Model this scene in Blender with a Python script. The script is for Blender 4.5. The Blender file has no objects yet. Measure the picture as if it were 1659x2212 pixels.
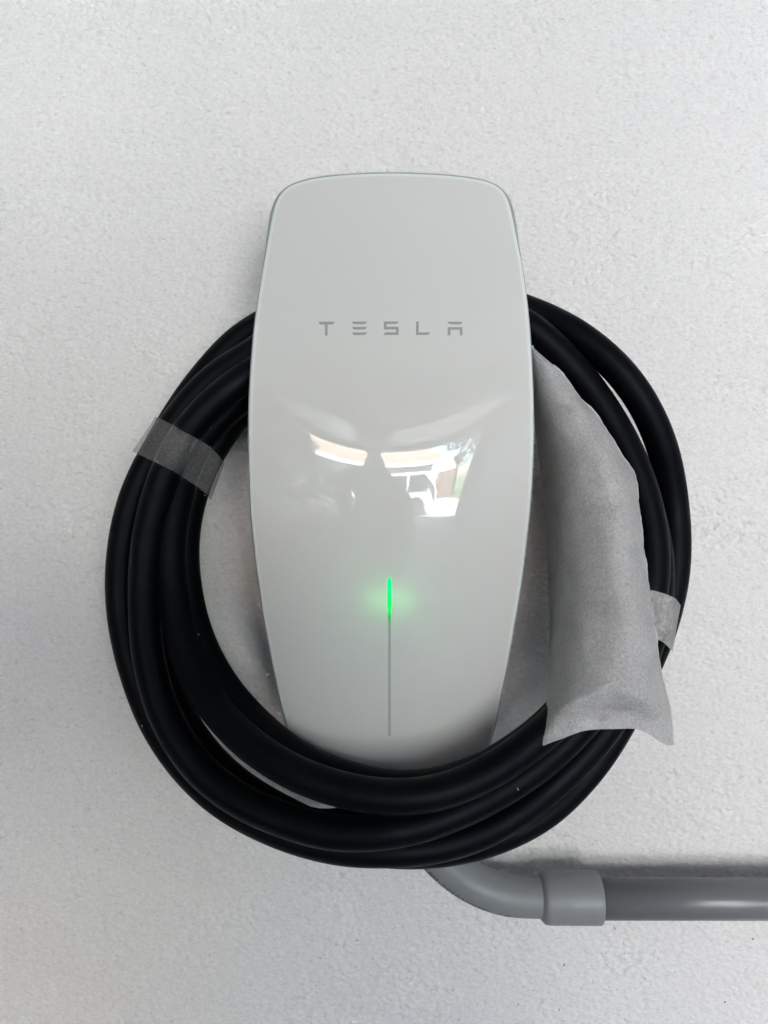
import bpy, bmesh, math, random
import numpy as np
from mathutils import Vector, Matrix
random.seed(4)
rad = math.radians
scene = bpy.context.scene
COL = scene.collection

# ---------------------------------------------------------------- camera
CD = 0.55            # camera distance from the wall (m)
CZ = 1.30            # camera height
K = 1.15732 / 1900.0  # metres per photo pixel (at a working width of 1659) per metre of distance
cam_d = bpy.data.cameras.new('camera')
cam = bpy.data.objects.new('camera', cam_d)
COL.objects.link(cam)
cam.location = (0, -CD, CZ)
cam.rotation_euler = (rad(90), 0, 0)
cam_d.sensor_fit = 'HORIZONTAL'
cam_d.sensor_width = 36
cam_d.lens = 36 * 1900 / 1920.0
cam_d.clip_start = 0.02
cam_d.clip_end = 500
scene.camera = cam

# ---------------------------------------------------------------- sky and sun
SUN_EL, SUN_AZ = 52, 50      # azimuth from +Y towards +X
world = bpy.data.worlds.new('World')
scene.world = world
world.use_nodes = True
world.cycles.sampling_method = 'NONE'
wn = world.node_tree
wn.nodes.clear()
sky = wn.nodes.new('ShaderNodeTexSky')
sky.sky_type = 'NISHITA'
sky.sun_disc = False
sky.sun_elevation = rad(SUN_EL)
sky.sun_rotation = rad(SUN_AZ)
bg = wn.nodes.new('ShaderNodeBackground')
bg.inputs['Strength'].default_value = 0.13
wo = wn.nodes.new('ShaderNodeOutputWorld')
wn.links.new(sky.outputs[0], bg.inputs[0])
wn.links.new(bg.outputs[0], wo.inputs[0])
sun_d = bpy.data.lights.new('sun', 'SUN')
sun_d.energy = 4.0
sun_d.angle = rad(0.5)
sun_d.color = (1.0, 0.97, 0.93)
sun = bpy.data.objects.new('sun', sun_d)
COL.objects.link(sun)
sv = Vector((math.sin(rad(SUN_AZ)) * math.cos(rad(SUN_EL)), math.cos(rad(SUN_AZ)) * math.cos(rad(SUN_EL)), math.sin(rad(SUN_EL))))
sun.rotation_euler = sv.to_track_quat('Z', 'Y').to_euler()
sun.location = (3, -2, 8)

scene.view_settings.view_transform = 'Standard'
scene.view_settings.look = 'None'
scene.view_settings.gamma = 1
scene.view_settings.exposure = 5.33
scene.render.engine = 'CYCLES'
cy = scene.cycles
cy.use_denoising = True
cy.denoising_prefilter = 'NONE'
cy.max_bounces = 10
cy.diffuse_bounces = 5
cy.glossy_bounces = 5
cy.transparent_max_bounces = 12
cy.sample_clamp_indirect = 6.0
cy.caustics_reflective = False
cy.caustics_refractive = False
cy.use_adaptive_sampling = False
cy.use_guiding = True
cy.use_surface_guiding = True
cy.guiding_training_samples = 64

# ---------------------------------------------------------------- helpers
def P(u, v, h):
    """point at height h off the wall that the photo shows at pixel (u, v) (1659-wide picture)"""
    D = CD - h
    return Vector(((u - 829.5) * K * D, -h, CZ - (v - 1106.0) * K * D))

def obj(name, bm, mat, parent=None, smooth=False, **props):
    me = bpy.data.meshes.new(name)
    if isinstance(bm, bmesh.types.BMesh):
        bm.to_mesh(me); bm.free()
    else:
        me.from_pydata(*bm)
    for m in (mat if isinstance(mat, (list, tuple)) else [mat]):
        me.materials.append(m)
    if smooth:
        me.polygons.foreach_set('use_smooth', [True] * len(me.polygons))
    me.update()
    o = bpy.data.objects.new(name, me)
    COL.objects.link(o)
    if parent is not None:
        o.parent = parent
        o.matrix_parent_inverse = Matrix.Translation(-parent.location)
    for k, v in props.items():
        o[k] = v
    return o

def thing(name, label, cat, loc=(0, 0, 0), group=None):
    o = bpy.data.objects.new(name, None)
    COL.objects.link(o)
    o.location = loc
    o.empty_display_size = 0.02
    o['label'] = label; o['category'] = cat
    if group: o['group'] = group
    return o

def box(bm, a, b, bev=0.0):
    r = bmesh.ops.create_cube(bm, size=1)
    c = [(a[i] + b[i]) / 2 for i in range(3)]; s = [abs(b[i] - a[i]) for i in range(3)]
    for v in r['verts']:
        v.co = Vector((c[0] + v.co.x * s[0], c[1] + v.co.y * s[1], c[2] + v.co.z * s[2]))
    if bev:
        es = list({e for v in r['verts'] for e in v.link_edges})
        bmesh.ops.bevel(bm, geom=es, offset=bev, segments=2, affect='EDGES')
    return bm

def boxobj(name, a, b, mat, parent=None, bev=0.0, **props):
    return obj(name, box(bmesh.new(), a, b, bev), mat, parent, **props)

def crom(keys, t):
    """Catmull-Rom through keys [(t, vec...)] (non uniform t, finite differences)"""
    n = len(keys)
    if t <= keys[0][0]: return np.array(keys[0][1:], float)
    if t >= keys[-1][0]: return np.array(keys[-1][1:], float)
    i = 0
    while keys[i + 1][0] < t: i += 1
    def tan(j):
        if j == 0: a, b = 0, 1
        elif j == n - 1: a, b = n - 2, n - 1
        else: a, b = j - 1, j + 1
        return (np.array(keys[b][1:], float) - np.array(keys[a][1:], float)) / (keys[b][0] - keys[a][0])
    p0 = np.array(keys[i][1:], float); p1 = np.array(keys[i + 1][1:], float)
    d = keys[i + 1][0] - keys[i][0]
    s = (t - keys[i][0]) / d
    return (2*s**3 - 3*s**2 + 1) * p0 + (s**3 - 2*s**2 + s) * d * tan(i) + (-2*s**3 + 3*s**2) * p1 + (s**3 - s**2) * d * tan(i + 1)

def resample(pts, n, closed=False):
    pts = [Vector(p) for p in pts]
    if closed: pts = pts + [pts[0]]
    L = [0]
    for a, b in zip(pts, pts[1:]): L.append(L[-1] + (b - a).length)
    out = []; j = 0
    m = n if closed else n - 1
    for i in range(n):
        t = L[-1] * i / m
        while j < len(L) - 2 and L[j + 1] < t: j += 1
        s = (t - L[j]) / max(L[j + 1] - L[j], 1e-12)
        out.append(pts[j].lerp(pts[j + 1], s))
    return out

def tube(path, radius, seg=24, cap=True):
    """tube mesh data; radius number or function of index"""
    path = [Vector(p) for p in path]
    n = len(path)
    verts, faces = [], []
    t0 = (path[1] - path[0]).normalized()
    nrm = t0.orthogonal().normalized()
    for i, p in enumerate(path):
        t = (path[min(i + 1, n - 1)] - path[max(i - 1, 0)]).normalized()
        nrm = (nrm - t * nrm.dot(t)).normalized()
        b = t.cross(nrm)
        r = radius(i) if callable(radius) else radius
        for k in range(seg):
            a = 2 * math.pi * k / seg
            verts.append(p + (nrm * math.cos(a) + b * math.sin(a)) * r)
    for i in range(n - 1):
        for k in range(seg):
            k2 = (k + 1) % seg
            faces.append((i * seg + k, i * seg + k2, (i + 1) * seg + k2, (i + 1) * seg + k))
    if cap:
        faces.append(tuple(range(seg - 1, -1, -1)))
        faces.append(tuple((n - 1) * seg + k for k in range(seg)))
    return verts, [], faces

# ---------------------------------------------------------------- materials
def mat(name, color, rough=0.5, spec=0.5, metal=0.0, coat=0.0):
    m = bpy.data.materials.new(name)
    m.use_nodes = True
    b = m.node_tree.nodes['Principled BSDF']
    b.inputs['Base Color'].default_value = (*color, 1)
    b.inputs['Roughness'].default_value = rough
    b.inputs['Specular IOR Level'].default_value = spec
    b.inputs['Metallic'].default_value = metal
    b.inputs['Coat Weight'].default_value = coat
    return m

class NT:
    def __init__(s, m):
        s.m = m; s.t = m.node_tree; s.b = s.t.nodes.get('Principled BSDF'); s.out = s.t.nodes.get('Material Output')
        s.tc = s.t.nodes.new('ShaderNodeTexCoord')
    def node(s, typ, **kw):
        n = s.t.nodes.new(typ)
        for k, v in kw.items():
            if k in n.inputs: s.set(n.inputs[k], v)
            else: setattr(n, k, v)
        return n
    def set(s, inp, v):
        if isinstance(v, bpy.types.NodeSocket): s.t.links.new(v, inp)
        else: inp.default_value = v
    def noise(s, scale, detail=3, rough=0.55, vec=None, dist=0.0):
        n = s.node('ShaderNodeTexNoise')
        n.inputs['Scale'].default_value = scale; n.inputs['Detail'].default_value = detail
        n.inputs['Roughness'].default_value = rough; n.inputs['Distortion'].default_value = dist
        s.t.links.new(vec or s.tc.outputs['Object'], n.inputs['Vector'])
        return n.outputs[0]
    def mapping(s, scale=(1, 1, 1), vec=None):
        n = s.node('ShaderNodeMapping'); n.inputs['Scale'].default_value = scale
        s.t.links.new(vec or s.tc.outputs['Object'], n.inputs['Vector'])
        return n.outputs[0]
    def math(s, op, a, b=0.0, clamp=False):
        n = s.node('ShaderNodeMath', operation=op); n.use_clamp = clamp
        s.set(n.inputs[0], a); s.set(n.inputs[1], b)
        return n.outputs[0]
    def ramp(s, f, lo, hi, a=0.0, b=1.0):
        n = s.node('ShaderNodeMapRange'); n.clamp = True
        s.set(n.inputs[0], f)
        for i, v in enumerate((lo, hi, a, b)): n.inputs[i + 1].default_value = v
        return n.outputs[0]
    def mix(s, f, a, b):
        n = s.node('ShaderNodeMix'); n.data_type = 'RGBA'
        s.set(n.inputs[0], f)
        s.set(n.inputs[6], a if isinstance(a, bpy.types.NodeSocket) else (*a, 1))
        s.set(n.inputs[7], b if isinstance(b, bpy.types.NodeSocket) else (*b, 1))
        return n.outputs[2]
    def bump(s, h, dist, strength=1.0, nrm=None):
        n = s.node('ShaderNodeBump'); n.inputs['Distance'].default_value = dist; n.inputs['Strength'].default_value = strength
        s.set(n.inputs['Height'], h)
        if nrm is not None: s.t.links.new(nrm, n.inputs['Normal'])
        return n.outputs[0]
    def sep(s, vec=None):
        n = s.node('ShaderNodeSeparateXYZ'); s.t.links.new(vec or s.tc.outputs['Object'], n.inputs[0]); return n.outputs

# painted stucco wall
M_wall = mat('painted_stucco', (0.74, 0.73, 0.72), 0.62, 0.35)
w = NT(M_wall)
wv = w.mapping((1, 1, 1.35))
w.set(w.b.inputs['Normal'], w.bump(w.math('ADD', w.noise(560, 2.5, 0.55, wv), w.math('MULTIPLY', w.noise(300, 2, 0.5, wv), .8)), 0.0009, 1.0))
# specks of dirt on the lower part of the wall
vo = w.node('ShaderNodeTexVoronoi'); vo.inputs['Scale'].default_value = 85
w.t.links.new(w.tc.outputs['Object'], vo.inputs['Vector'])
spk = w.math('LESS_THAN', w.math('ADD', vo.outputs['Distance'], w.math('MULTIPLY', w.noise(900, 1), 0.10)), 0.125)
clus = w.ramp(w.noise(22, 2, 0.6), 0.47, 0.56)
so = w.sep()
low = w.math('MULTIPLY', w.ramp(so[2], 1.03, 0.99), w.ramp(so[0], -0.13, -0.06))
spk = w.math('MULTIPLY', w.math('MULTIPLY', spk, clus), low)
big = w.noise(4, 2, 0.5)
base = w.mix(w.ramp(big, 0.35, 0.65), (0.752, 0.742, 0.732), (0.735, 0.731, 0.727))
gv = w.mapping((1, 1, 1.7))
shade_grain = w.ramp(w.noise(330, 2.5, 0.6, gv, 0.5), 0.36, 0.62)  # random speckle in the colour, standing in for shading of the stucco relief
pit_shade = w.math('MULTIPLY', w.ramp(w.noise(250, 2, 0.55, gv, 0.8), 0.60, 0.70), 0.75)  # darker flecks painted in for the shade in stucco pits
def tone(col, k):
    n = w.node('ShaderNodeVectorMath', operation='SCALE'); w.t.links.new(col, n.inputs[0]); n.inputs['Scale'].default_value = k
    return n.outputs[0]
base = w.mix(shade_grain, tone(base, 0.935), tone(base, 1.04))
base = w.mix(pit_shade, base, tone(base, 0.80))
w.set(w.b.inputs['Base Color'], w.mix(w.math('MULTIPLY', spk, 0.8), base, (0.16, 0.15, 0.14)))

# white back-painted glass with a little light coming through
M_glass = mat('back_painted_white_glass', (0.658, 0.664, 0.652), 0.003, 0.5)
g = NT(M_glass)
g.b.inputs['IOR'].default_value = 1.40
tr = g.node('ShaderNodeBsdfTranslucent'); tr.inputs[0].default_value = (0.75, 0.8, 0.77, 1)
mx = g.node('ShaderNodeMixShader'); mx.inputs[0].default_value = 0.06
g.t.links.new(g.b.outputs[0], mx.inputs[1]); g.t.links.new(tr.outputs[0], mx.inputs[2]); g.t.links.new(mx.outputs[0], g.out.inputs[0])
M_glass_edge = mat('polished_glass_edge', (0.72, 0.77, 0.76), 0.03, 0.6)
M_gap = mat('dark_gasket', (0.10, 0.11, 0.11), 0.6)
M_rim = mat('grey_plastic_rim', (0.30, 0.32, 0.32), 0.35)
M_body = mat('white_plastic_housing', (0.55, 0.56, 0.56), 0.45)
M_print = mat('grey_print_under_glass', (0.33, 0.335, 0.33), 0.003, 0.5)
M_slot = mat('grey_light_slot', (0.42, 0.44, 0.445), 0.05, 0.5)
M_led = bpy.data.materials.new('lit_green_light'); M_led.use_nodes = True
l = NT(M_led)
l.b.inputs['Roughness'].default_value = 0.05
lz = l.sep()[2]
zt = P(841, 1248, .105).z; zb = P(841, 1352, .105).z
fall = l.ramp(lz, P(841, 1368, .105).z, P(841, 1316, .105).z)
fall = l.math('POWER', fall, 2.2)
l.set(l.b.inputs['Base Color'], l.mix(l.math('MULTIPLY', fall, 3.0, True), (0.40, 0.43, 0.43), (0.01, 0.30, 0.08)))
wob = l.ramp(lz, P(841, 1300, .105).z, P(841, 1275, .105).z)
l.set(l.b.inputs['Emission Color'], l.mix(wob, (0.0, 1.0, 0.10), (0.0, 1.0, 0.26)))
l.set(l.b.inputs['Emission Strength'], l.math('MULTIPLY', fall, 0.026))

M_cable = mat('black_rubber_cable', (0.0015, 0.002, 0.003), 0.42, 0.10)
c = NT(M_cable)
c.b.inputs['Specular Tint'].default_value = (0.78, 0.88, 1.0, 1)
c.set(c.b.inputs['Roughness'], c.ramp(c.noise(60, 3), 0.3, 0.7, 0.44, 0.56))
c.set(c.b.inputs['Base Color'], c.mix(c.ramp(c.noise(35, 4, 0.6), 0.35, 0.7), (0.0006, 0.0010, 0.0020), (0.0014, 0.0016, 0.0022)))
c.set(c.b.inputs['Normal'], c.bump(c.noise(900, 2), 0.0001, 0.5))
M_lint = mat('pale_lint', (0.5, 0.42, 0.36), 0.9)

def film(name, color, alpha, var, scale=160, bumpd=.0006, blot=1.0):
    m = mat(name, color, 0.6, 0.3)
    f = NT(m)
    t = f.node('ShaderNodeBsdfTransparent')
    mm = f.node('ShaderNodeMixShader')
    nz = f.noise(scale, 4, 0.65); nb = f.noise(38, 3, 0.6, None, 0.8)
    a = f.math('ADD', f.math('MULTIPLY', f.math('SUBTRACT', nz, 0.5), var * 1.3), f.math('MULTIPLY', f.math('SUBTRACT', nb, 0.5), var * 1.6 * blot))
    a = f.math('ADD', a, alpha, True)
    f.set(mm.inputs[0], a)
    f.set(f.b.inputs['Normal'], f.bump(f.math('ADD', nz, f.math('MULTIPLY', f.noise(scale * .45, 2), .6)), bumpd, 1.0))
    cm = f.ramp(f.math('ADD', f.math('MULTIPLY', nz, 1 - .4 * blot), f.math('MULTIPLY', nb, .4 * blot)), .36, .64)
    f.set(f.b.inputs['Base Color'], f.mix(cm, tuple(x * (1 - var) for x in color), tuple(x * (1 + var) for x in color)))
    f.t.links.new(t.outputs[0], mm.inputs[1]); f.t.links.new(f.b.outputs[0], mm.inputs[2]); f.t.links.new(mm.outputs[0], f.out.inputs[0])
    return m
M_tape = film('frosted_foam_strip', (0.42, 0.42, 0.44), 0.26, 0.10, 420)
M_tape2 = film('pale_frosted_foam_strip', (0.50, 0.50, 0.50), 0.60, 0.25, 420)
M_foam = film('white_packing_foam', (0.56, 0.56, 0.565), 0.80, 0.16, 700, .0010, .8)

M_elbow = mat('grey_pvc_elbow', (0.16, 0.17, 0.18), 0.38)
e = NT(M_elbow)
e.set(e.b.inputs['Base Color'], e.mix(e.ramp(e.noise(30, 3), 0.3, 0.7), (0.215, 0.230, 0.246), (0.232, 0.244, 0.250)))
e.set(e.b.inputs['Roughness'], e.ramp(e.noise(80, 3), 0.3, 0.7, 0.42, 0.60))
M_pipe = mat('dark_grey_pvc_pipe', (0.150, 0.158, 0.165), 0.30)
M_ink = mat('black_ink', (0.02, 0.02, 0.022), 0.6)

# ---------------------------------------------------------------- the charger face surface
XC = 0.0040
PHI = [(300, 8.5), (370, 7.5), (600, 5.5), (800, 4.2), (930, 3.4), (975, 2.3), (1005, 1.3), (1055, -1.6), (1095, -4.2), (1150, -7.5), (1200, -9.3), (1400, -12.2), (1665, -16), (1750, -17)]
_zs = np.linspace(1.10, 1.52, 841)
_v = 1106 - (_zs - CZ) / (K * 0.445)
_phi = np.array([crom(PHI, v)[0] for v in _v])
_dp = -np.tan(np.radians(_phi))             # dp/dz
_p = np.concatenate([[0], np.cumsum((_dp[1:] + _dp[:-1]) / 2 * np.diff(_zs))])
_p = _p - _p.max() + 0.112
CK = [(300, .85), (370, .9), (700, 1.0), (850, 1.2), (975, 1.7), (1080, 2.2), (1200, 2.6), (1665, 2.8), (1750, 2.8)]
_c = np.array([crom(CK, v)[0] for v in _v])
_dc = np.gradient(_c, _zs)
def H(x, z):
    return float(np.interp(z, _zs, _p)) - (x - XC) ** 2 * float(np.interp(z, _zs, _c))
def HN(x, z):
    d = float(np.interp(z, _zs, _dp)) - (x - XC) ** 2 * float(np.interp(z, _zs, _dc))
    return Vector((2 * (x - XC) * float(np.interp(z, _zs, _c)), -1.0, -d)).normalized()
def onface(u, v, off=0.0):
    h = 0.1
    for _ in range(12):
        q = P(u, v, h); h = H(q.x, q.z) + off
    return P(u, v, h)

left = [(845, 373), (770, 375), (700, 381), (650, 391), (621, 403), (604, 420), (594, 442), (585, 480), (576, 530), (566, 590), (551, 690), (542, 790), (537, 900), (537.5, 1000), (541, 1100), (548, 1180), (558, 1260), (570, 1340), (587, 1430), (604, 1510), (619, 1572), (628, 1606), (640, 1634), (664, 1652), (700, 1662), (770, 1671), (843, 1675)]
right = [(1066, 1586), (1059, 1608), (1048, 1629), (1028, 1645), (985, 1659), (920, 1670)]
rightup = [(920, 375), (990, 380), (1045, 389), (1075, 401), (1092, 418), (1101, 440), (1108, 470), (1117, 515), (1131, 590), (1143, 690), (1149.5, 790), (1153, 900), (1151.5, 1000), (1147, 1080), (1140, 1150), (1128, 1250), (1115, 1330), (1096, 1435), (1080, 1516)]
loop = left + list(reversed(right)) + list(reversed(rightup))
keys = []
acc = 0.0
lp = loop + loop[:3]
for i, q in enumerate(lp):
    if i: acc += math.dist(lp[i - 1], q)
    keys.append((acc, q[0], q[1]))
pre = loop[-2:]
kk = []
a2 = -math.dist(pre[1], loop[0])
kk = [(a2 - math.dist(pre[0], pre[1]), *pre[0]), (a2, *pre[1])] + keys
total = keys[len(loop)][0]
NO = 420
opx = [crom(kk, total * i / NO) for i in range(NO)]
for _ in range(3):
    opx = [(opx[i - 1] + 2 * opx[i] + opx[(i + 1) % NO]) / 4 for i in range(NO)]
OUT = [onface(*q) for q in opx]             # outline on the surface
OUT2 = [Vector((p.x, 0, p.z)) for p in OUT]
ONRM = []
for i in range(NO):
    t = OUT2[(i + 1) % NO] - OUT2[i - 1]
    n = Vector((t.z, 0, -t.x)).normalized()
    if n.dot(OUT2[i] - Vector((XC, 0, 1.31))) < 0: n = -n
    ONRM.append(n)

charger = thing('wall_charger', 'white glass-faced wall charger with a lit green line, ringed by coiled black cable', 'charger', (XC, 0, 1.20))

def build_plate():
    verts, norms, faces = [], [], []
    inset = 0.0022
    C0 = Vector((XC, 0, 1.33))
    NR = 90
    verts.append(Vector((C0.x, -H(C0.x, C0.z), C0.z))); norms.append(HN(C0.x, C0.z))
    rings = []
    for r in range(1, NR + 1):
        f = r / NR
        ring = []
        for i in range(NO):
            q = OUT2[i] - ONRM[i] * inset
            p = C0.lerp(q, f)
            ring.append(len(verts))
            verts.append(Vector((p.x, -H(p.x, p.z), p.z))); norms.append(HN(p.x, p.z))
        rings.append(ring)
    for k in range(1, 9):               # rounded edge
        a = rad(90) * k / 8
        ring = []
        for i in range(NO):
            q = OUT2[i] - ONRM[i] * inset * (1 - math.sin(a))
            hh = H(q.x, q.z) - 0.0011 * (1 - math.cos(a))
            ring.append(len(verts))
            verts.append(Vector((q.x, -hh, q.z)))
            fn = HN(q.x, q.z)
            aa = math.atan2(0.0011 * math.sin(a), inset * math.cos(a) + 1e-9)
            norms.append((fn * math.cos(aa) + ONRM[i] * math.sin(aa)).normalized())
        rings.append(ring)
    ring = []
    for i in range(NO):
        q = OUT2[i]; ring.append(len(verts))
        verts.append(Vector((q.x, -(H(q.x, q.z) - 0.0036), q.z))); norms.append(ONRM[i])
    rings.append(ring)
    mi = []
    for i in range(NO):
        faces.append((0, rings[0][(i + 1) % NO], rings[0][i])); mi.append(0)
    for a, b in zip(rings, rings[1:]):
        edge = a[0] >= rings[NR - 1][0]
        for i in range(NO):
            j = (i + 1) % NO
            faces.append((a[i], a[j], b[j], b[i])); mi.append(1 if edge else 0)
    o = obj('glass_plate', (verts, [], faces), [M_glass, M_glass_edge], charger, True)
    me = o.data
    # make the winding face outwards
    if me.polygons[len(faces) // 2].normal.y > 0:
        me.flip_normals()
    me.polygons.foreach_set('material_index', mi)
    me.normals_split_custom_set_from_vertices([tuple(n) for n in norms])
    return o
build_plate()

def ringmesh(profile, capback=False):
    """profile: list of (outward offset, depth below the face surface)"""
    verts, faces = [], []
    for off, dep in profile:
        for i in range(NO):
            q = OUT2[i] + ONRM[i] * (off(i) if callable(off) else off)
            e0 = OUT2[i]
            verts.append(Vector((q.x, -(H(e0.x, e0.z) - dep), q.z)))
    for r in range(len(profile) - 1):
        for i in range(NO):
            j = (i + 1) % NO
            faces.append((r * NO + i, r * NO + j, (r + 1) * NO + j, (r + 1) * NO + i))
    if capback:
        b = len(verts); r = len(profile) - 1
        c = Vector((XC, -0.086, 1.31))
        verts.append(c)
        for i in range(NO):
            j = (i + 1) % NO
            faces.append((r * NO + i, r * NO + j, b))
    return verts, [], faces
def topw(i):       # the rim stands a little wider along the top edge
    z = OUT2[i].z
    return min(max((z - 1.45) / 0.03, 0), 1)
obj('gasket', ringmesh([(-0.0004, 0.0034), (0.0003, 0.0030), (0.0004, 0.0050)]), M_gap, charger, True)
obj('rim', ringmesh([(lambda i: 0.0002, 0.0044), (lambda i: 0.0005 + .0003 * topw(i), 0.0034), (lambda i: 0.0010 + .0008 * topw(i), 0.0038),
    (lambda i: 0.0013 + .0014 * topw(i), 0.0052), (lambda i: 0.0012 + .0014 * topw(i), 0.0100), (lambda i: -0.002, 0.0150), (lambda i: -0.010, 0.0165)], True), M_rim, charger, True)
# narrow housing between plate and wall, which the cable hangs round
bm = bmesh.new()
hb = []
for k in range(48):
    a = 2 * math.pi * k / 48
    ca, sa = math.cos(a), math.sin(a)
    x = XC + 0.048 * math.copysign(abs(ca) ** 0.6, ca); z = 1.285 + 0.098 * math.copysign(abs(sa) ** 0.55, sa)
    hb.append((x, z))
r0 = [bm.verts.new((x, 0.0, z)) for x, z in hb]; r1 = [bm.verts.new((x, -0.088, z)) for x, z in hb]
for i in range(48):
    bm.faces.new((r0[i], r1[i], r1[(i + 1) % 48], r0[(i + 1) % 48]))
bmesh.ops.recalc_face_normals(bm, faces=bm.faces)
obj('housing', bm, M_body, charger)

# lettering
def strip_on_face(polys, name, m, off=0.00008, parent=charger):
    bm = bmesh.new()
    for poly in polys:
        bm.faces.new([bm.verts.new(onface(u, v, off)) for u, v in poly])
    for f in bm.faces:
        f.normal_update()
        if f.normal.y > 0: f.normal_flip()
    return obj(name, bm, m, parent)
def cp(x, y): return ((780 + x / 4.1475) / 1.15732, (780 + y / 4.1475) / 1.15732)
L = [
 [[(64,101),(236,99),(222,120),(212,129),(90,131),(76,122)], [(134,131),(162,130),(162,244),(134,244)]],
 [[(414,99),(572,98),(560,116),(545,126),(436,127),(424,118)], [(414,155),(572,154),(560,171),(545,181),(436,183),(424,174)], [(414,212),(572,211),(560,228),(545,238),(436,240),(424,231)]],
 [[(744,99),(900,97),(890,114),(872,124),(744,126)], [(744,126),(772,126),(772,153),(744,153)], [(744,153),(898,153),(898,181),(744,181)], [(870,181),(898,181),(898,210),(870,210)], [(762,210),(898,210),(898,238),(738,239)]],
 [[(1078,99),(1106,98),(1106,211),(1078,211)], [(1078,211),(1226,210),(1214,228),(1200,238),(1078,239)]],
 [[(1403,101),(1560,101),(1554,118),(1536,129),(1436,128),(1414,118)], [(1406,157),(1560,157),(1560,184),(1406,184)], [(1406,184),(1435,184),(1435,242),(1406,242)], [(1532,184),(1560,184),(1560,242),(1532,242)]],
]
for i, ch in enumerate(L):
    strip_on_face([[cp(*q) for q in poly] for poly in ch], 'letter', M_print)

def vstrip(us, off, name, m):
    """us: list of (v, half width, centre u)"""
    bm = bmesh.new(); prev = None
    for v, hw, uc in us:
        cur = (bm.verts.new(onface(uc - hw, v, off)), bm.verts.new(onface(uc + hw, v, off)))
        if prev: bm.faces.new((prev[0], prev[1], cur[1], cur[0]))
        prev = cur
    bmesh.ops.recalc_face_normals(bm, faces=bm.faces)
    for f in bm.faces:
        if f.normal.y > 0: f.normal_flip()
    return obj(name, bm, m, charger)
vstrip([(1320 + k * 9.0, 2.9, 841.3) for k in range(31)], 0.00006, 'light_slot', M_slot)
led = [(1247.5, 0.6), (1248.5, 2.2), (1250.5, 3.6), (1254, 4.4), (1258, 4.6)] + [(1264 + 6 * k, 4.6) for k in range(8)] + [(1310, 4.4), (1315, 3.7), (1319, 3.1), (1326, 2.9), (1333, 2.9), (1340, 2.9), (1347, 2.9), (1354, 2.9), (1361, 2.9), (1368, 2.9)]
vstrip([(v, hw, 841.3) for v, hw in led], 0.00012, 'status_light', M_led)
# the green diodes behind the plate: their light shines faintly through the paint
for du in (-23, 23):
    q = onface(841 + du, 1290)
    ld = bpy.data.lights.new('green_diode', 'POINT')
    ld.energy = 0.00046; ld.color = (0.12, 1.0, 0.25); ld.shadow_soft_size = 0.002
    lo = bpy.data.objects.new('green_diode', ld); COL.objects.link(lo)
    lo.location = (q.x, q.y + 0.0098, q.z)
    lo.parent = charger; lo.matrix_parent_inverse = Matrix.Translation(-charger.location)

# ---------------------------------------------------------------- charging cable
OU, OV = 856.0, 1240.0
def polar(ang, r): return (OU + r * math.cos(rad(ang)), OV - r * math.sin(rad(ang)))
# each turn clockwise; (photo angle measured anticlockwise from the right, radius, height off the wall)
# left-hand strands, listed from bottom (-90 = 270) to the top (120)
LS = {
 'S': [(240, 566, .048), (225, 564, .044), (205, 549, .034), (180, 535, .022), (160, 538, .020), (147, 545, .018), (121, 556, .024)],
 'E': [(255, 592, .078), (240, 597, .072), (225, 603, .064), (205, 600, .050), (180, 592, .035), (160, 585, .033), (147, 584, .032), (135, 594, .033), (121, 611, .037)],
 'A': [(260, 603, .100), (245, 611, .093), (230, 619, .084), (215, 614, .073), (200, 602, .064), (180, 595, .057), (165, 590, .055), (147, 579, .055), (134, 577, .056), (121, 569, .060)],
 'B': [(256, 575, .118), (246, 583, .113), (235, 594, .106), (225, 598, .098), (212, 586, .090), (200, 567, .083), (185, 547, .076), (165, 542, .073), (147, 546, .073), (135, 540, .072), (121, 533, .068)],
 'C': [(256, 480, .127), (240, 482, .120), (225, 485, .110), (205, 487, .092), (185, 484, .076), (165, 496, .066), (147, 512, .054), (135, 508, .050), (121, 500, .048)],
 'D': [(256, 452, .101), (240, 447, .096), (225, 442, .088), (205, 446, .072), (185, 453, .058), (165, 467, .046), (147, 478, .036), (135, 484, .030), (121, 486, .028)],
}
# right-hand strands from the top (65) down to the bottom (-95)
RS = {
 'R1': [(65, 634, .046), (52, 648, .060), (40, 651, .068), (28, 640, .062), (14, 617, .050), (0, 600, .051), (-12, 584, .052), (-22, 574, .054), (-34, 581, .057), (-47, 595, .061), (-58, 607, .070), (-68, 609, .076), (-78, 606, .080), (-90, 600, .082)],
 'G2': [(65, 600, .024), (48, 572, .036), (36, 562, .044), (20, 560, .055), (0, 567, .069), (-20, 563, .076), (-34, 561, .079), (-52, 565, .084), (-64, 578, .091), (-74, 589, .097), (-84, 594, .101), (-94, 598, .102)],
 'G1': [(65, 608, .066), (49, 586, .068), (36, 571, .072), (22, 563, .080), (0, 555, .092), (-20, 535, .098), (-38, 515, .102), (-52, 514, .104), (-64, 518, .108), (-74, 528, .112), (-82, 540, .116), (-92, 556, .120)],
 'C2': [(65, 566, .045), (45, 530, .050), (22, 505, .066), (0, 495, .076), (-22, 480, .100), (-42, 470, .118), (-56, 468, .121), (-68, 474, .123), (-80, 480, .128), (-92, 481, .129)],
 'C1': [(65, 556, .022), (45, 510, .030), (22, 485, .044), (0, 478, .054), (-22, 470, .078), (-42, 462, .096), (-56, 459, .099), (-68, 462, .100), (-80, 462, .102), (-92, 459, .103)],
}
order = [('L', 'S'), ('R', 'G2'), ('L', 'A'), ('R', 'R1'), ('L', 'E'), ('R', 'G1'), ('L', 'B'), ('R', 'C2'), ('L', 'C'), ('R', 'C1'), ('L', 'D')]
seq = []
turn = 0
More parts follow.
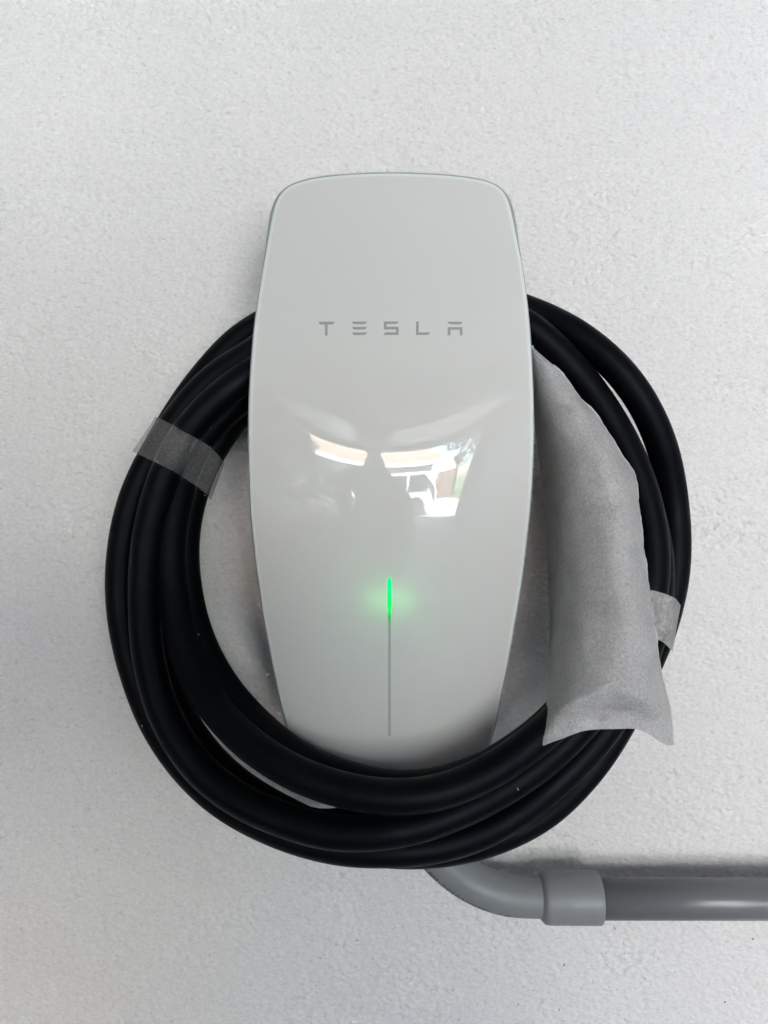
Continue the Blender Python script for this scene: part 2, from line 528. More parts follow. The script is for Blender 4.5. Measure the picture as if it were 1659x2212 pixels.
for side, nm in order:
    if side == 'L':
        for a, r, h in LS[nm]: seq.append((-(a - 360) + 360 * turn, r, h))     # clockwise angle
    else:
        for a, r, h in RS[nm]: seq.append((-a + 360 * (turn + 1), r, h))
        turn += 1
# leaving the coil over the top and running down into the foam sleeve
seq += [(360 * turn + 360 - 90, 520, .050), (360 * turn + 360 - 65, 512, .066), (360 * turn + 360 - 52, 484, .066)]
path = [P(850, 1590, .030), P(846, 1650, .028), P(830, 1712, .032), P(789, 1758, .036), P(735, 1780, .041), P(670, 1780, .045), P(618, 1754, .047)]
first = crom(seq, seq[0][0])
start_i = 0
t = seq[0][0]
while t < seq[-1][0]:
    r, h = crom(seq, t)
    path.append(P(*polar(-t, r), h)); t += 3
def chaikin(p, n):
    for _ in range(n):
        q = [p[0]]
        for a, b in zip(p, p[1:]): q += [a.lerp(b, .25), a.lerp(b, .75)]
        p = q + [p[-1]]
    return p
path = chaikin(path, 1)
path = resample(path, 1400)
RC = 0.0098
cable = obj('charging_cable', tube(path, RC, 32), M_cable, None, True,
            label='thick black rubber cable coiled five times round the white charger', category='cable')

# lint on the cable
def lint(u, v, h, du, dv, w=0.00024):
    a = P(u, v, h); b = P(u + du, v + dv, h)
    return tube([a, a.lerp(b, .5) + Vector((0, -.0003, 0)), b], w, 5)
vs, fs = [], []
for q in [(788, 1809, .1225, 4, 0), (1117, 1702, .1175, 3, 5), (921, 1710, .1350, 0, 3), (690, 1823, .098, 0, 5), (307, 1566, .082, 0, 4), (428, 1369, .1, 2, 2), (442, 1070, .083, 1, 1), (1436, 1022, .06, 1, 2), (1060, 1690, .128, 2, 2), (635, 1790, .098, 3, 1)]:
    vv, _, ff = lint(*q); b = len(vs); vs += vv; fs += [tuple(i + b for i in f) for f in ff]
obj('lint', (vs, [], fs), M_lint, cable, kind='stuff')

# ---------------------------------------------------------------- foam strips holding the coil
def band(name, top, bot, hprof, hback, m, label):
    """top/bot: photo edges from outside to inside (u,v) ; hprof heights of the front at the same stations"""
    NS, NJ = 44, 12
    ts = np.linspace(0, 1, len(top))
    kt = [(t_, *a) for t_, a in zip(ts, top)]; kb = [(t_, *a) for t_, a in zip(ts, bot)]
    hk = hprof
    verts, faces = [], []
    rnd = random.Random(7)
    for j in range(NJ + 1):
        f = j / NJ
        row = []
        for i in range(NS + 1):
            s = i / NS
            a = crom(kt, s); b = crom(kb, s); q = a * (1 - f) + b * f
            h = crom(hk, s)[0] + 0.0004 * math.sin(9 * s + 5 * f) * math.sin(3 * f * 3.1 + 1)
            row.append(P(q[0], q[1], h))
        for i in range(NS - 1, 0, -1):      # back of the loop
            s = i / NS
            a = crom(kt, s); b = crom(kb, s); q = a * (1 - f) + b * f
            row.append(P(q[0], q[1], crom(hback, s)[0]))
        verts += row
    n = 2 * NS
    for j in range(NJ):
        for i in range(n):
            i2 = (i + 1) % n
            faces.append((j * n + i, j * n + i2, (j + 1) * n + i2, (j + 1) * n + i))
    o = obj(name, (verts, [], faces), m, None, True, label=label, category='foam strip', group='foam strips wrapped round the cable coil')
    return o
band('foam_strip',
     [(336, 900), (366, 914), (395, 931.5), (421, 945), (445, 959), (467, 978), (485, 1001)],
     [(285.5, 975), (317, 990), (347.4, 1004), (372, 1017), (395, 1031.6), (429.9, 1054), (456, 1080)],
     [(0, .052), (.04, .061), (.12, .0685), (.2, .0785), (.28, .0860), (.40, .0866), (.52, .0820), (.7, .0700), (.88, .058), (.97, .048), (1, .040)],
     [(0, .046), (.1, .020), (.5, .006), (.9, .018), (1, .036)], M_tape,
     'grey frosted foam strip wrapped round the cable bundle left of the charger')
band('foam_strip',
     [(1472.5, 1311), (1464, 1299), (1456, 1291), (1426, 1279.5), (1390, 1272), (1330, 1266), (1262, 1262)],
     [(1453, 1407), (1450, 1404), (1445, 1399), (1430, 1386), (1404, 1376), (1340, 1366), (1268, 1360)],
     [(0, .050), (.05, .062), (.14, .086), (.3, .104), (.5, .1075), (.7, .1055), (.9, .092), (1, .078)],
     [(0, .045), (.1, .030), (.5, .028), (.9, .045), (1, .070)], M_tape2,
     'pale foam strip round the cable bundle, behind the right edge of the foam sleeve')

# ---------------------------------------------------------------- foam sleeve over the connector
FL = [(752, 1138), (800, 1142), (870, 1150), (974, 1162), (1070, 1172), (1124, 1180), (1206, 1182.6), (1243, 1183.5), (1319, 1187), (1395, 1186.8), (1471, 1184.7), (1530, 1179.6), (1573, 1174.6), (1604, 1172)]
FR = [(752, 1153), (780, 1185), (807, 1215), (863, 1256.4), (886, 1281), (941, 1319), (988, 1346.6), (1014, 1367), (1026, 1373), (1056, 1376.7), (1097, 1381), (1138, 1386.3), (1193, 1391.7), (1217, 1395.6), (1268, 1402), (1319, 1409.6), (1370, 1417), (1420, 1423.5), (1471, 1433.6), (1509, 1443.8), (1535, 1449), (1573, 1454), (1608, 1456.5)]
FB = [(0, 1603), (.04, 1610.5), (.14, 1606), (.25, 1595.7), (.39, 1578), (.53, 1575), (.64, 1575), (.71, 1586), (.78, 1601), (.86, 1609.7), (1, 1608.5)]
# height: left edge, middle bulge, right edge
FH = [(752, .070, .077, .074), (830, .063, .091, .080), (950, .052, .108, .088), (1060, .046, .118, .094), (1200, .048, .127, .101), (1330, .060, .134, .106), (1450, .086, .141, .110), (1530, .114, .147, .116), (1608, .132, .136, .122)]
def archv(s):
    return 1536 + 260 * (s - .52) ** 2
def sleeve_point(s, q, back):
    """s 0..1 left to right, q 0..1 top to bottom"""
    vb = crom(FB, s)[0]
    v = 746 + (vb - 746) * q
    ul = crom(FL, v)[0]; ur = crom(FR, v)[0]
    ul = ul if v > 752 else 1138
    u = ul + (ur - ul) * (0.5 - 0.5 * math.cos(math.pi * s) if not back else 0.5 - 0.5 * math.cos(math.pi * s))
    s2 = (u - ul) / max(ur - ul, 1e-6)
    hl, hm, hr = crom(FH, v)
    lin = hl + (hr - hl) * s2
    amp = hm - (hl + hr) / 2
    prof = max(0.0, 1 - abs(2 * s2 - 1) ** 2.6) ** 0.62
    flat = min(max((archv(s2) - v + 8) / 58.0, 0), 1); flat = flat * flat * (3 - 2 * flat)
    if back:
        h = lin - (0.020 * (1 - s2) + 0.002) * prof * (0.25 + .75 * flat) - 0.0010
    else:
        h = lin + amp * prof * (0.62 + .38 * flat) + 0.0006
        # soft folds
        h += 0.0006 * prof * math.sin(u * .045 + v * .021 + 1.3 * math.sin(v * .017)) + 0.0002 * prof * math.sin(u * .11 - v * .035)
        h += prof * (0.00035 * math.sin(v * .20 + 2.2 * math.sin(u * .013)) * math.sin(v * .047 + 1) + 0.00025 * math.sin(v * .41 + u * .02) * math.sin(u * .031 + v * .012))
        h += prof * 0.0007 * (math.exp(-((v - 1118 - .05 * (u - 1280)) / 9) ** 2) + .8 * math.exp(-((v - 1222 + .04 * (u - 1280)) / 10) ** 2) + .7 * math.exp(-((v - 1330) / 12) ** 2) + .7 * math.exp(-((v - 1428 - .06 * (u - 1300)) / 10) ** 2))
        # dent in the upper left where the foam is nipped in
        h -= 0.007 * math.exp(-((u - 1188) / 26) ** 2 - ((v - 1010) / 60) ** 2)
        h -= 0.004 * math.exp(-((u - 1300) / 90) ** 2 - ((v - 1120) / 22) ** 2)
        h -= 0.0025 * math.exp(-((u - 1318) / 40) ** 2 - ((v - 1536) / 5) ** 2)
        h += 0.0016 * math.exp(-((u - 1322) / 34) ** 2 - ((v - 1547) / 6) ** 2)
        h -= 0.0012 * math.exp(-((u - 1292) / 10) ** 2 - ((v - 1560) / 12) ** 2)
        h -= 0.0012 * math.exp(-((u - 1376) / 12) ** 2 - ((v - 1562) / 14) ** 2)
    if not back:
        jit = 1.0 * math.sin(v * .19) * math.sin(v * .071)
    else: jit = 1.0 * math.sin(v * .19) * math.sin(v * .071)
    return P(u + (jit if s > .98 or s < .02 else 0), v, h)
NS, NQ = 70, 170
verts, faces = [], []
for j in range(NQ + 1):
    for i in range(NS + 1): verts.append(sleeve_point(i / NS, j / NQ, False))
    for i in range(NS - 1, 0, -1): verts.append(sleeve_point(i / NS, j / NQ, True))
n = 2 * NS
for j in range(NQ):
    for i in range(n):
        faces.append((j * n + i, j * n + (i + 1) % n, (j + 1) * n + (i + 1) % n, (j + 1) * n + i))
sleeve = obj('foam_sleeve', (verts, [], faces), M_foam, None, True,
             label='grey-white packing foam sleeve pulled over the hanging cable connector', category='foam sleeve')
M_seam = mat('pale_foam_edge', (0.62, 0.62, 0.625), 0.7)
sp = []
for k in range(90):
    v = 790 + (1603 - 790) * k / 89
    u = crom(FR, v)[0]; hr = crom(FH, v)[2]
    sp.append(P(u - 3.0 + 1.0 * math.sin(v * .19) * math.sin(v * .071), v, hr + .0008))
obj('seam', tube(sp, lambda i: .0011 + .0002 * math.sin(i * .7), 10), M_seam, sleeve, True)
# the black connector inside the sleeve
verts, faces = [], []
NQ2, NK = 60, 28
for j in range(NQ2 + 1):
    q = 0.04 + 0.86 * j / NQ2
    v = 746 + (1575 - 746) * q
    ul = crom(FL, v)[0]; ur = crom(FR, v)[0]; hl, hm, hr = crom(FH, v)
    cu = ul + (ur - ul) * .49; hw = (ur - ul) * (.41 if j < NQ2 - 3 else .41 * (NQ2 - j + .3) / 3.3)
    hc = (hl + hr) / 2 + (hm - (hl + hr) / 2) * .30; hd = max((hm - (hl + hr) / 2) * .50, .004)
    for k in range(NK):
        a = 2 * math.pi * k / NK
        s2 = (cu + hw * math.cos(a) - ul) / (ur - ul)
        hh = hl + (hr - hl) * s2 + (hm - (hl + hr) / 2) * (.62 * math.sin(a) - .10) * (1 if math.sin(a) > 0 else .8)
        verts.append(P(cu + hw * math.cos(a), v, hh - .002))
for j in range(NQ2):
    for k in range(NK):
        faces.append((j * NK + k, j * NK + (k + 1) % NK, (j + 1) * NK + (k + 1) % NK, (j + 1) * NK + k))
faces.append(tuple(range(NK))); faces.append(tuple(NQ2 * NK + k for k in range(NK)))
M_conn = mat('black_connector_plastic', (0.012, 0.012, 0.013), 0.5)
obj('connector', (verts, [], faces), M_conn, cable, True)

# ---------------------------------------------------------------- conduit
conduit = thing('electrical_conduit', 'grey plastic electrical conduit with an elbow and horizontal pipe below the coil', 'conduit', tuple(P(1240, 1939, .031)))
ek = [(1179, 1937, .031), (1150, 1937, .031), (1120, 1936, .031), (1090, 1932, .031), (1055, 1922, .031), (1018, 1905, .031), (985, 1883, .031), (955, 1857, .031), (925, 1822, .031), (905, 1785, .031), (895, 1740, .031), (891, 1700, .031), (890, 1660, .031), (890, 1600, .031)]
epts = chaikin([P(*q) for q in ek], 3)
epts = resample(epts, 120)
R_E = 0.01335
elbow = obj('elbow', tube(epts, R_E, 40), M_elbow, conduit, True)
# belled end
cB = P(1240, 1939, .031)
xl, xr = P(1172, 1939, .041).x, P(1303.5, 1939, .041).x
prof = [(0, .01345), (.0003, .0138), (.0010, .0146), (.0018, .0156), (.0030, .0164), (.0048, .0168), (.0075, .01690), (.020, .01695), (.034, .01705), (xr - xl - .0012, .01710), (xr - xl - .0004, .01690), (xr - xl, .0160), (xr - xl - .0002, .0142), (xr - xl - .003, .0134)]
verts, faces = [], []
NK = 56
for dx, r in prof:
    for k in range(NK):
        a = 2 * math.pi * k / NK
        verts.append((xl + dx, cB.y + r * math.cos(a), cB.z + r * math.sin(a)))
for j in range(len(prof) - 1):
    for k in range(NK):
        faces.append((j * NK + k, j * NK + (k + 1) % NK, (j + 1) * NK + (k + 1) % NK, (j + 1) * NK + k))
bell = obj('coupling', (verts, [], faces), M_elbow, elbow, True)
bell.matrix_parent_inverse = Matrix.Identity(4)
pz = P(1500, 1941.8, .031)
obj('pipe', tube([(xr - .02, pz.y, pz.z + .0002), (xr + .1, pz.y, pz.z), (xr + .4, pz.y, pz.z), (2.0, pz.y, pz.z)], .0133, 56), M_pipe, conduit, True)

# faint ink print along the underside of the elbow
def elbow_text(body, s0, s1, size):
    tcu = bpy.data.curves.new('print', 'FONT')
    tcu.body = body; tcu.size = 1.0; tcu.offset = 0.02
    to = bpy.data.objects.new('print', tcu)
    COL.objects.link(to)
    dg = bpy.context.evaluated_depsgraph_get()
    me = bpy.data.meshes.new_from_object(to.evaluated_get(dg))
    bpy.data.objects.remove(to)
    bm = bmesh.new(); bm.from_mesh(me)
    bmesh.ops.triangulate(bm, faces=bm.faces)
    xs = [v.co.x for v in bm.verts]; wdt = max(xs)
    N = len(epts) - 1
    for v in bm.verts:
        f = s1 + (s0 - s1) * (v.co.x / wdt)     # reads from the hidden end towards the coupling
        f = min(max(f, 0), .999); i = int(f * N); fr = f * N - i
        p = epts[i].lerp(epts[i + 1], fr)
        tg = (epts[min(i + 2, N)] - epts[max(i - 1, 0)]).normalized()
        out = Vector((0, -1, 0)); dn = tg.cross(out); dn.normalize()
        if dn.z > 0: dn = -dn
        ang = rad(60) - (v.co.y * size) / R_E         # from straight out towards the underside
        v.co = p + (out * math.cos(ang) + dn * math.sin(ang)) * (R_E + .00006)
    return obj('print', bm, M_ink, elbow)
LEN = sum((b - a).length for a, b in zip(epts, epts[1:]))
pr = elbow_text('1/2 LE 90 ELBOW   PVC RIGID NONMETALLIC 40', 0.15, 0.60, 0.0060)
pr.matrix_parent_inverse = Matrix.Identity(4)

# a hair stuck on the wall
M_hair = mat('dark_hair', (0.03, 0.025, 0.02), 0.5)
hp = [P(u, v, .001) for u, v in [(259, 1223), (250, 1225), (240, 1230), (229, 1238), (221, 1247), (217, 1260)]]
obj('hair', tube(resample(chaikin([Vector((p.x - .012, p.y, p.z)) for p in hp], 2), 24), 0.00006, 5), M_hair, None,
    label='single thin dark hair stuck to the wall left of the coil', category='hair')

# ================================================================ the garage round it (seen in the glass)
GX0, GX1, GD, GH = -3.5, 2.9, 5.0, 2.50
OX0, OX1, OH = -2.1, 2.45, 2.12
def plane(name, pts, m, **kw):
    bm = bmesh.new(); bm.faces.new([bm.verts.new(p) for p in pts]); return obj(name, bm, m, None, kind='structure', **kw)
def subgrid(name, x0, x1, z0, z1, y, m):
    return plane(name, [(x0, y, z0), (x1, y, z0), (x1, y, z1), (x0, y, z1)], m)
def relief_wall():
    rng = np.random.default_rng(3)
    px0, px1, pz0, pz1, d = -0.40, 0.40, 0.88, 1.72, 0.00080
    nx, nz = int((px1 - px0) / d) + 1, int((pz1 - pz0) / d) + 1
    fx = np.fft.fftfreq(nx, d)[None, :] * 1.0; fz = np.fft.fftfreq(nz, d)[:, None]
    def band(lo, hi, sx=1.0):
        f = np.sqrt((fx * sx) ** 2 + fz ** 2) + 1e-9
        g_ = np.exp(-(np.log(f / math.sqrt(lo * hi)) / math.log(math.sqrt(hi / lo))) ** 2)
        a = np.real(np.fft.ifft2(np.fft.fft2(rng.standard_normal((nz, nx))) * g_))
        return a / a.std()
    a = band(150, 340, 1.5); b = band(65, 150, 1.35); c_ = band(8, 26); m_ = band(5, 18)
    amp = 1 + 0.35 * np.clip(m_, -1.5, 1.8)
    h = 0.00038 * np.tanh(a * 1.1) * amp + 0.00024 * b * amp + 0.00006 * c_
    pit = band(90, 230, 1.6)
    h -= 0.0007 * np.clip(pit - 1.55, 0, 1.2) * amp
    X, Z = np.meshgrid(px0 + d * np.arange(nx), pz0 + d * np.arange(nz))
    edge = np.minimum.reduce([X - X.min(), X.max() - X, Z - Z.min(), Z.max() - Z])
    h = (h - 0.0003) * np.clip(edge / 0.01, 0, 1)
    co = np.stack([X, -h, Z], -1).reshape(-1, 3)
    x1, z1 = X.max(), Z.max()
    ext = np.array([(GX0, 0, 0), (GX1, 0, 0), (GX1, 0, GH), (GX0, 0, GH), (px0, 0, pz0), (x1, 0, pz0), (x1, 0, z1), (px0, 0, z1)], float)
    N_ = len(co)
    co = np.concatenate([co, ext])
    idx = np.arange(nx * nz).reshape(nz, nx)
    q = np.stack([idx[:-1, :-1], idx[:-1, 1:], idx[1:, 1:], idx[1:, :-1]], -1).reshape(-1, 4)
    e4 = np.array([(N_, N_ + 1, N_ + 5, N_ + 4), (N_ + 1, N_ + 2, N_ + 6, N_ + 5), (N_ + 2, N_ + 3, N_ + 7, N_ + 6), (N_ + 3, N_, N_ + 4, N_ + 7)])
    q = np.concatenate([q, e4]).astype(np.int32)
    me = bpy.data.meshes.new('wall')
    me.vertices.add(len(co)); me.vertices.foreach_set('co', co.ravel())
    me.loops.add(q.size); me.loops.foreach_set('vertex_index', q.ravel())
    me.polygons.add(len(q)); me.polygons.foreach_set('loop_start', np.arange(0, q.size, 4, dtype=np.int32))
    me.polygons.foreach_set('use_smooth', np.ones(len(q), bool))
    me.update(calc_edges=True)
    me.materials.append(M_wall)
    o = bpy.data.objects.new('wall', me); COL.objects.link(o); o['kind'] = 'structure'
relief_wall()
M_in = mat('garage_wall_paint', (0.36, 0.355, 0.35), 0.7)
M_ceil = mat('garage_ceiling_paint', (0.34, 0.335, 0.33), 0.8)
M_floor = mat('garage_concrete_floor', (0.20, 0.195, 0.19), 0.6)
M_wood = mat('wood_header', (0.34, 0.27, 0.20), 0.7)
boxobj('wall_left', (GX0 - .12, -GD, 0), (GX0, 0, GH), M_in, kind='structure')
boxobj('wall_right', (GX1, -GD, 0), (GX1 + .12, 0, GH), M_in, kind='structure')
boxobj('ceiling', (GX0 - .12, -GD - .16, GH), (GX1 + .12, 0.0, GH + .12), M_ceil, kind='structure')
boxobj('floor', (GX0 - .12, -GD - .16, -.10), (GX1 + .12, 0.0, 0.0), M_floor, kind='structure')
bm = bmesh.new()
box(bm, (GX0 - .12, -GD - .15, 0), (OX0, -GD, GH)); box(bm, (OX1, -GD - .15, 0), (GX1 + .12, -GD, GH)); box(bm, (OX0, -GD - .15, OH), (OX1, -GD, GH))
obj('front_wall', bm, M_in, None, kind='structure')
# raised overhead door
M_door = mat('garage_door_paint', (0.62, 0.61, 0.59), 0.35)
door = thing('garage_door', 'raised sectional overhead door under the ceiling, seen mirrored in the charger glass', 'garage door', (0, -GD + .2, 2.2))
for k in range(2):
    y0 = -GD + .12 + k * .54
    boxobj('door_panel', (OX0 - .05, y0, 2.20), (OX1 + .05, y0 + .525, 2.24), M_door, door, .006)
# ---- outside
M_conc = mat('driveway_concrete', (0.38, 0.37, 0.36), 0.8)
M_road = mat('asphalt', (0.10, 0.10, 0.10), 0.85)
M_lawn = mat('lawn_grass', (0.10, 0.16, 0.035), 0.9)
gn = NT(M_lawn); gn.set(gn.b.inputs['Base Color'], gn.mix(gn.noise(3, 4), (0.07, 0.13, 0.02), (0.16, 0.20, 0.05)))
plane('ground', [(-60, -90, -.12), (60, -90, -.12), (60, 20, -.12), (-60, 20, -.12)], M_lawn)
plane('driveway', [(-4.2, -13.5, -.06), (4.6, -13.5, -.06), (4.6, -GD - .16, -.06), (-4.2, -GD - .16, -.06)], M_conc)
# neighbour's house
M_hwall = mat('grey_render', (0.33, 0.34, 0.36), 0.8)
M_roof = mat('tan_shingles', (0.34, 0.26, 0.19), 0.85)
M_trim = mat('white_trim', (0.8, 0.8, 0.8), 0.5)
house = thing('house', 'grey house with a tan pitched roof across the drive, mirrored in the charger glass', 'house', (1.0, -17, 0))
hx0, hx1, hy0, hy1 = -7.0, 3.3, -20.0, -13.5
boxobj('wall', (hx0, hy0, -.12), (hx1, hy1, 2.7), M_hwall, house)
bm = bmesh.new()
e_ = .7; rz = 2.7
pts = [(hx0 - e_, hy1 + e_, rz), (hx1 + e_, hy1 + e_, rz), (hx1 + e_, hy0 - e_, rz), (hx0 - e_, hy0 - e_, rz)]
rd = [(hx0 + 2.5, (hy0 + hy1) / 2, rz + 2.6), (hx1 - 2.5, (hy0 + hy1) / 2, rz + 2.6)]
V = [bm.verts.new(p) for p in pts + rd]
for f in [(0, 1, 5, 4), (1, 2, 5), (2, 3, 4, 5), (3, 0, 4), (3, 2, 1, 0)]: bm.faces.new([V[i] for i in f])
bmesh.ops.recalc_face_normals(bm, faces=bm.faces)
obj('roof', bm, M_roof, house)
boxobj('fascia', (hx0 - e_, hy1 + e_ - .0, rz - .2), (hx1 + e_, hy1 + e_ + .04, rz + .02), M_trim, house)
boxobj('garage_door', (-3.0, hy1, 0), (2.0, hy1 + .05, 2.2), M_trim, house)
boxobj('window', (-6.2, hy1, .9), (-4.4, hy1 + .06, 2.1), mat('window_glass', (.05, .06, .07), .05), house)

# ---- parked white car
M_cw = mat('white_car_paint', (0.80, 0.81, 0.82), 0.25, 0.5, 0, 0.5)
M_cg = mat('car_window_glass', (0.035, 0.045, 0.055), 0.06)
M_ty = mat('tyre_rubber', (0.02, 0.02, 0.02), 0.8)
M_rm = mat('alloy_rim', (0.45, 0.45, 0.46), 0.35, 0.5, 0.6)
M_red = mat('red_lamp_lens', (0.55, 0.02, 0.03), 0.2)
def build_car(cx, cy_, rot, paint, label, sc_=1.0):
    car = thing('parked_car', label, 'car', (0, 0, 0))
    W2 = .96
    prof_ = [(-2.35, .35), (-2.4, .75), (-2.3, 1.0), (-1.35, 1.12), (-.75, 1.68), (-.5, 1.76), (1.7, 1.80), (2.0, 1.74), (2.25, 1.10), (2.35, .9), (2.36, .40), (2.2, .30), (-2.2, .30)]
    bm = bmesh.new()
    rows = []
    for ysgn, inset in ((-1, 0), (1, 0)):
        rows.append([bm.verts.new((x, ysgn * (W2 - max(0, z - 1.05) * .22), z)) for x, z in prof_])
    n_ = len(prof_)
    bm.faces.new(rows[0]); bm.faces.new(list(reversed(rows[1])))
    for i in range(n_):
        bm.faces.new((rows[0][i], rows[1][i], rows[1][(i + 1) % n_], rows[0][(i + 1) % n_]))
    bmesh.ops.recalc_face_normals(bm, faces=bm.faces)
    bmesh.ops.bevel(bm, geom=list(bm.edges), offset=.05, segments=3, affect='EDGES', profile=.6)
    obj('body', bm, paint, car)
    for sg in (-1, 1):
        for poly in ([(-1.15, 1.12), (-.70, 1.60), (.10, 1.66), (.10, 1.10)], [(.20, 1.10), (.20, 1.66), (1.05, 1.68), (1.05, 1.10)], [(1.17, 1.10), (1.17, 1.68), (1.75, 1.66), (1.98, 1.12)]):
            bm = bmesh.new()
            a = [bm.verts.new((x, sg * (W2 + .004 - max(0, z - 1.05) * .22), z)) for x, z in poly]
            b = [bm.verts.new((x, sg * (W2 - .03 - max(0, z - 1.05) * .22), z)) for x, z in poly]
            bm.faces.new(a); bm.faces.new(list(reversed(b)))
            for i in range(4): bm.faces.new((a[i], b[i], b[(i + 1) % 4], a[(i + 1) % 4]))
            bmesh.ops.recalc_face_normals(bm, faces=bm.faces)
            obj('window', bm, M_cg, car)
        for wx in (-1.5, 1.45):
            bm = bmesh.new()
            bmesh.ops.create_cone(bm, cap_ends=True, segments=36, radius1=.40, radius2=.40, depth=.26, matrix=Matrix.Translation((wx, sg * .86, .40)) @ Matrix.Rotation(rad(90), 4, 'X'))
            bmesh.ops.bevel(bm, geom=[e for e in bm.edges if e.calc_face_angle(0) > 1], offset=.03, segments=2, affect='EDGES')
            ty = obj('wheel', bm, M_ty, car)
            bm = bmesh.new()
            bmesh.ops.create_cone(bm, cap_ends=True, segments=30, radius1=.27, radius2=.27, depth=.02, matrix=Matrix.Translation((wx, sg * .985, .40)) @ Matrix.Rotation(rad(90), 4, 'X'))
            obj('hub', bm, M_ty, ty)
            for k in range(5):
                bm = bmesh.new()
                a = 2 * math.pi * k / 5
                r_ = bmesh.ops.create_cube(bm, size=1)
                for v in r_['verts']: v.co = Vector((v.co.x * .06, v.co.y * .03, v.co.z * .27 + .135))
                bmesh.ops.transform(bm, matrix=Matrix.Translation((wx, sg * 1.0, .40)) @ Matrix.Rotation(a, 4, 'Y'), verts=bm.verts)
                obj('spoke', bm, M_rm, ty)
        boxobj('tail_lamp', (2.27, sg * .62, .95), (2.40, sg * .93, 1.18), M_red, car, .02)
        boxobj('headlight', (-2.44, sg * .55, .72), (-2.28, sg * .93, .90), M_trim, car, .02)
        boxobj('mirror', (-.95, sg * .93, 1.05), (-.75, sg * 1.12, 1.22), paint, car, .03)
    car.location = (cx, cy_, -.06); car.rotation_euler = (0, 0, rad(rot))
    car.scale = (sc_, sc_, sc_)
    return car
build_car(-0.25, -7.7, 6, M_cw, 'white sport utility vehicle parked outside, mirrored right of the person in the charger glass')
M_cd = mat('dark_green_car_paint', (0.03, 0.045, 0.04), 0.2, 0.5, 0, 0.8)
build_car(-2.45, -2.45, 90, M_cd, 'dark car parked inside the garage, a dim shape mirrored left in the charger glass', .84)

# ---- fence, trees
M_fence = mat('brown_fence_boards', (0.22, 0.13, 0.09), 0.8)
fence = thing('fence', 'brown board fence beside the neighbouring house, mirrored in the charger glass', 'fence', (4.1, -12, 0))
for k in range(8):
    boxobj('board', (3.5 + k * .16, -12.02 + .004 * (k % 2), -.1), (3.65 + k * .16, -11.99 + .004 * (k % 2), 1.8), M_fence, fence)
M_bark = mat('bark', (0.10, 0.075, 0.055), 0.9)
M_leaf = mat('leaves', (0.07, 0.12, 0.03), 0.6)
M_leaf2 = mat('yellow_green_leaves', (0.20, 0.20, 0.05), 0.6)
def tree(x, y, h, r, m, label, seed):
    rn = random.Random(seed)
    t_ = thing('tree', label, 'tree', (x, y, -.1), 'trees outside the garage')
    tp = [Vector((x + .1 * math.sin(i), y, -.1 + h * .62 * i / 6)) for i in range(7)]
    obj('trunk', tube(tp, lambda i: .16 * (1 - i / 8), 10), M_bark, t_, True)
    vs, fs = [], []
    for cl in range(26):
        d = Vector((rn.gauss(0, 1), rn.gauss(0, 1), rn.gauss(0, .8))).normalized() * r * rn.uniform(.3, .95)
        c_ = Vector((x, y, h * .72)) + d
        cr = r * rn.uniform(.22, .38)
        for k in range(130):
            p = c_ + Vector((rn.gauss(0, 1), rn.gauss(0, 1), rn.gauss(0, 1))).normalized() * cr * rn.uniform(.5, 1)
            a = Vector((rn.uniform(-1, 1), rn.uniform(-1, 1), rn.uniform(-1, 1))).normalized() * .09
            b = a.orthogonal().normalized() * .06
            i0 = len(vs); vs += [p - a, p + b, p + a, p - b]; fs.append((i0, i0 + 1, i0 + 2, i0 + 3))
    obj('crown', (vs, [], fs), m, t_)
tree(5.6, -14.0, 5.6, 1.9, M_leaf, 'tall dark green tree behind the brown fence, mirrored in the charger glass', 1)
tree(7.2, -13.0, 4.6, 1.7, M_leaf2, 'yellow-green tree at the right of the mirrored garden in the charger glass', 2)
M_hedge = mat('hedge_leaves', (0.03, 0.06, 0.02), 0.7)
def hedge(x0, x1, y0, y1, h, seed):
    rn = random.Random(seed)
    t_ = thing('hedge', 'dark clipped hedge beside the drive, mirrored left of the person in the charger glass', 'hedge', ((x0 + x1) / 2, y0, -.1))
    vs, fs = [], []
    for k in range(5200):
        p = Vector((rn.uniform(x0, x1), rn.uniform(y0, y1), rn.uniform(-.1, h) + .06 * rn.random()))
        a = Vector((rn.uniform(-1, 1), rn.uniform(-1, 1), rn.uniform(-1, 1))).normalized() * .07
        b = a.orthogonal().normalized() * .045
        i0 = len(vs); vs += [p - a, p + b, p + a, p - b]; fs.append((i0, i0 + 1, i0 + 2, i0 + 3))
    obj('foliage', (vs, [], fs), M_hedge, t_)
hedge(-4.6, -2.0, -7.6, -6.6, 1.45, 5)
tree(-6.4, -12.5, 4.0, 1.6, M_leaf, 'dark green tree at the far left of the mirrored opening in the charger glass', 3)

# ---- the person holding the phone (seen only as a dark outline in the glass)
M_shirt = mat('dark_shirt', (0.035, 0.035, 0.04), 0.85)
M_skin = mat('skin', (0.42, 0.27, 0.20), 0.55)
M_hairp = mat('dark_hair_mass', (0.02, 0.016, 0.013), 0.6)
def skinbody(name, nodes, edges, m, parent, root=0, lv=2):
    me = bpy.data.meshes.new(name)
    me.from_pydata([n_[0] for n_ in nodes], edges, [])
    o = bpy.data.objects.new(name, me); COL.objects.link(o)
    me.materials.append(m)
    sk = o.modifiers.new('skin', 'SKIN'); sk.use_smooth_shade = True
    for i, n_ in enumerate(nodes):
        s = me.skin_vertices[0].data[i]; s.radius = n_[1] if isinstance(n_[1], tuple) else (n_[1], n_[1]); s.use_root = (i == root)
    sb = o.modifiers.new('sub', 'SUBSURF'); sb.levels = lv; sb.render_levels = lv
    o.parent = parent; o.matrix_parent_inverse = Matrix.Translation(-parent.location)
    return o
PX, PY = -.075, -1.02
person = thing('person', 'person in dark shirt holding a phone, a dark outline mirrored in the charger', 'person', (PX, PY, 0))
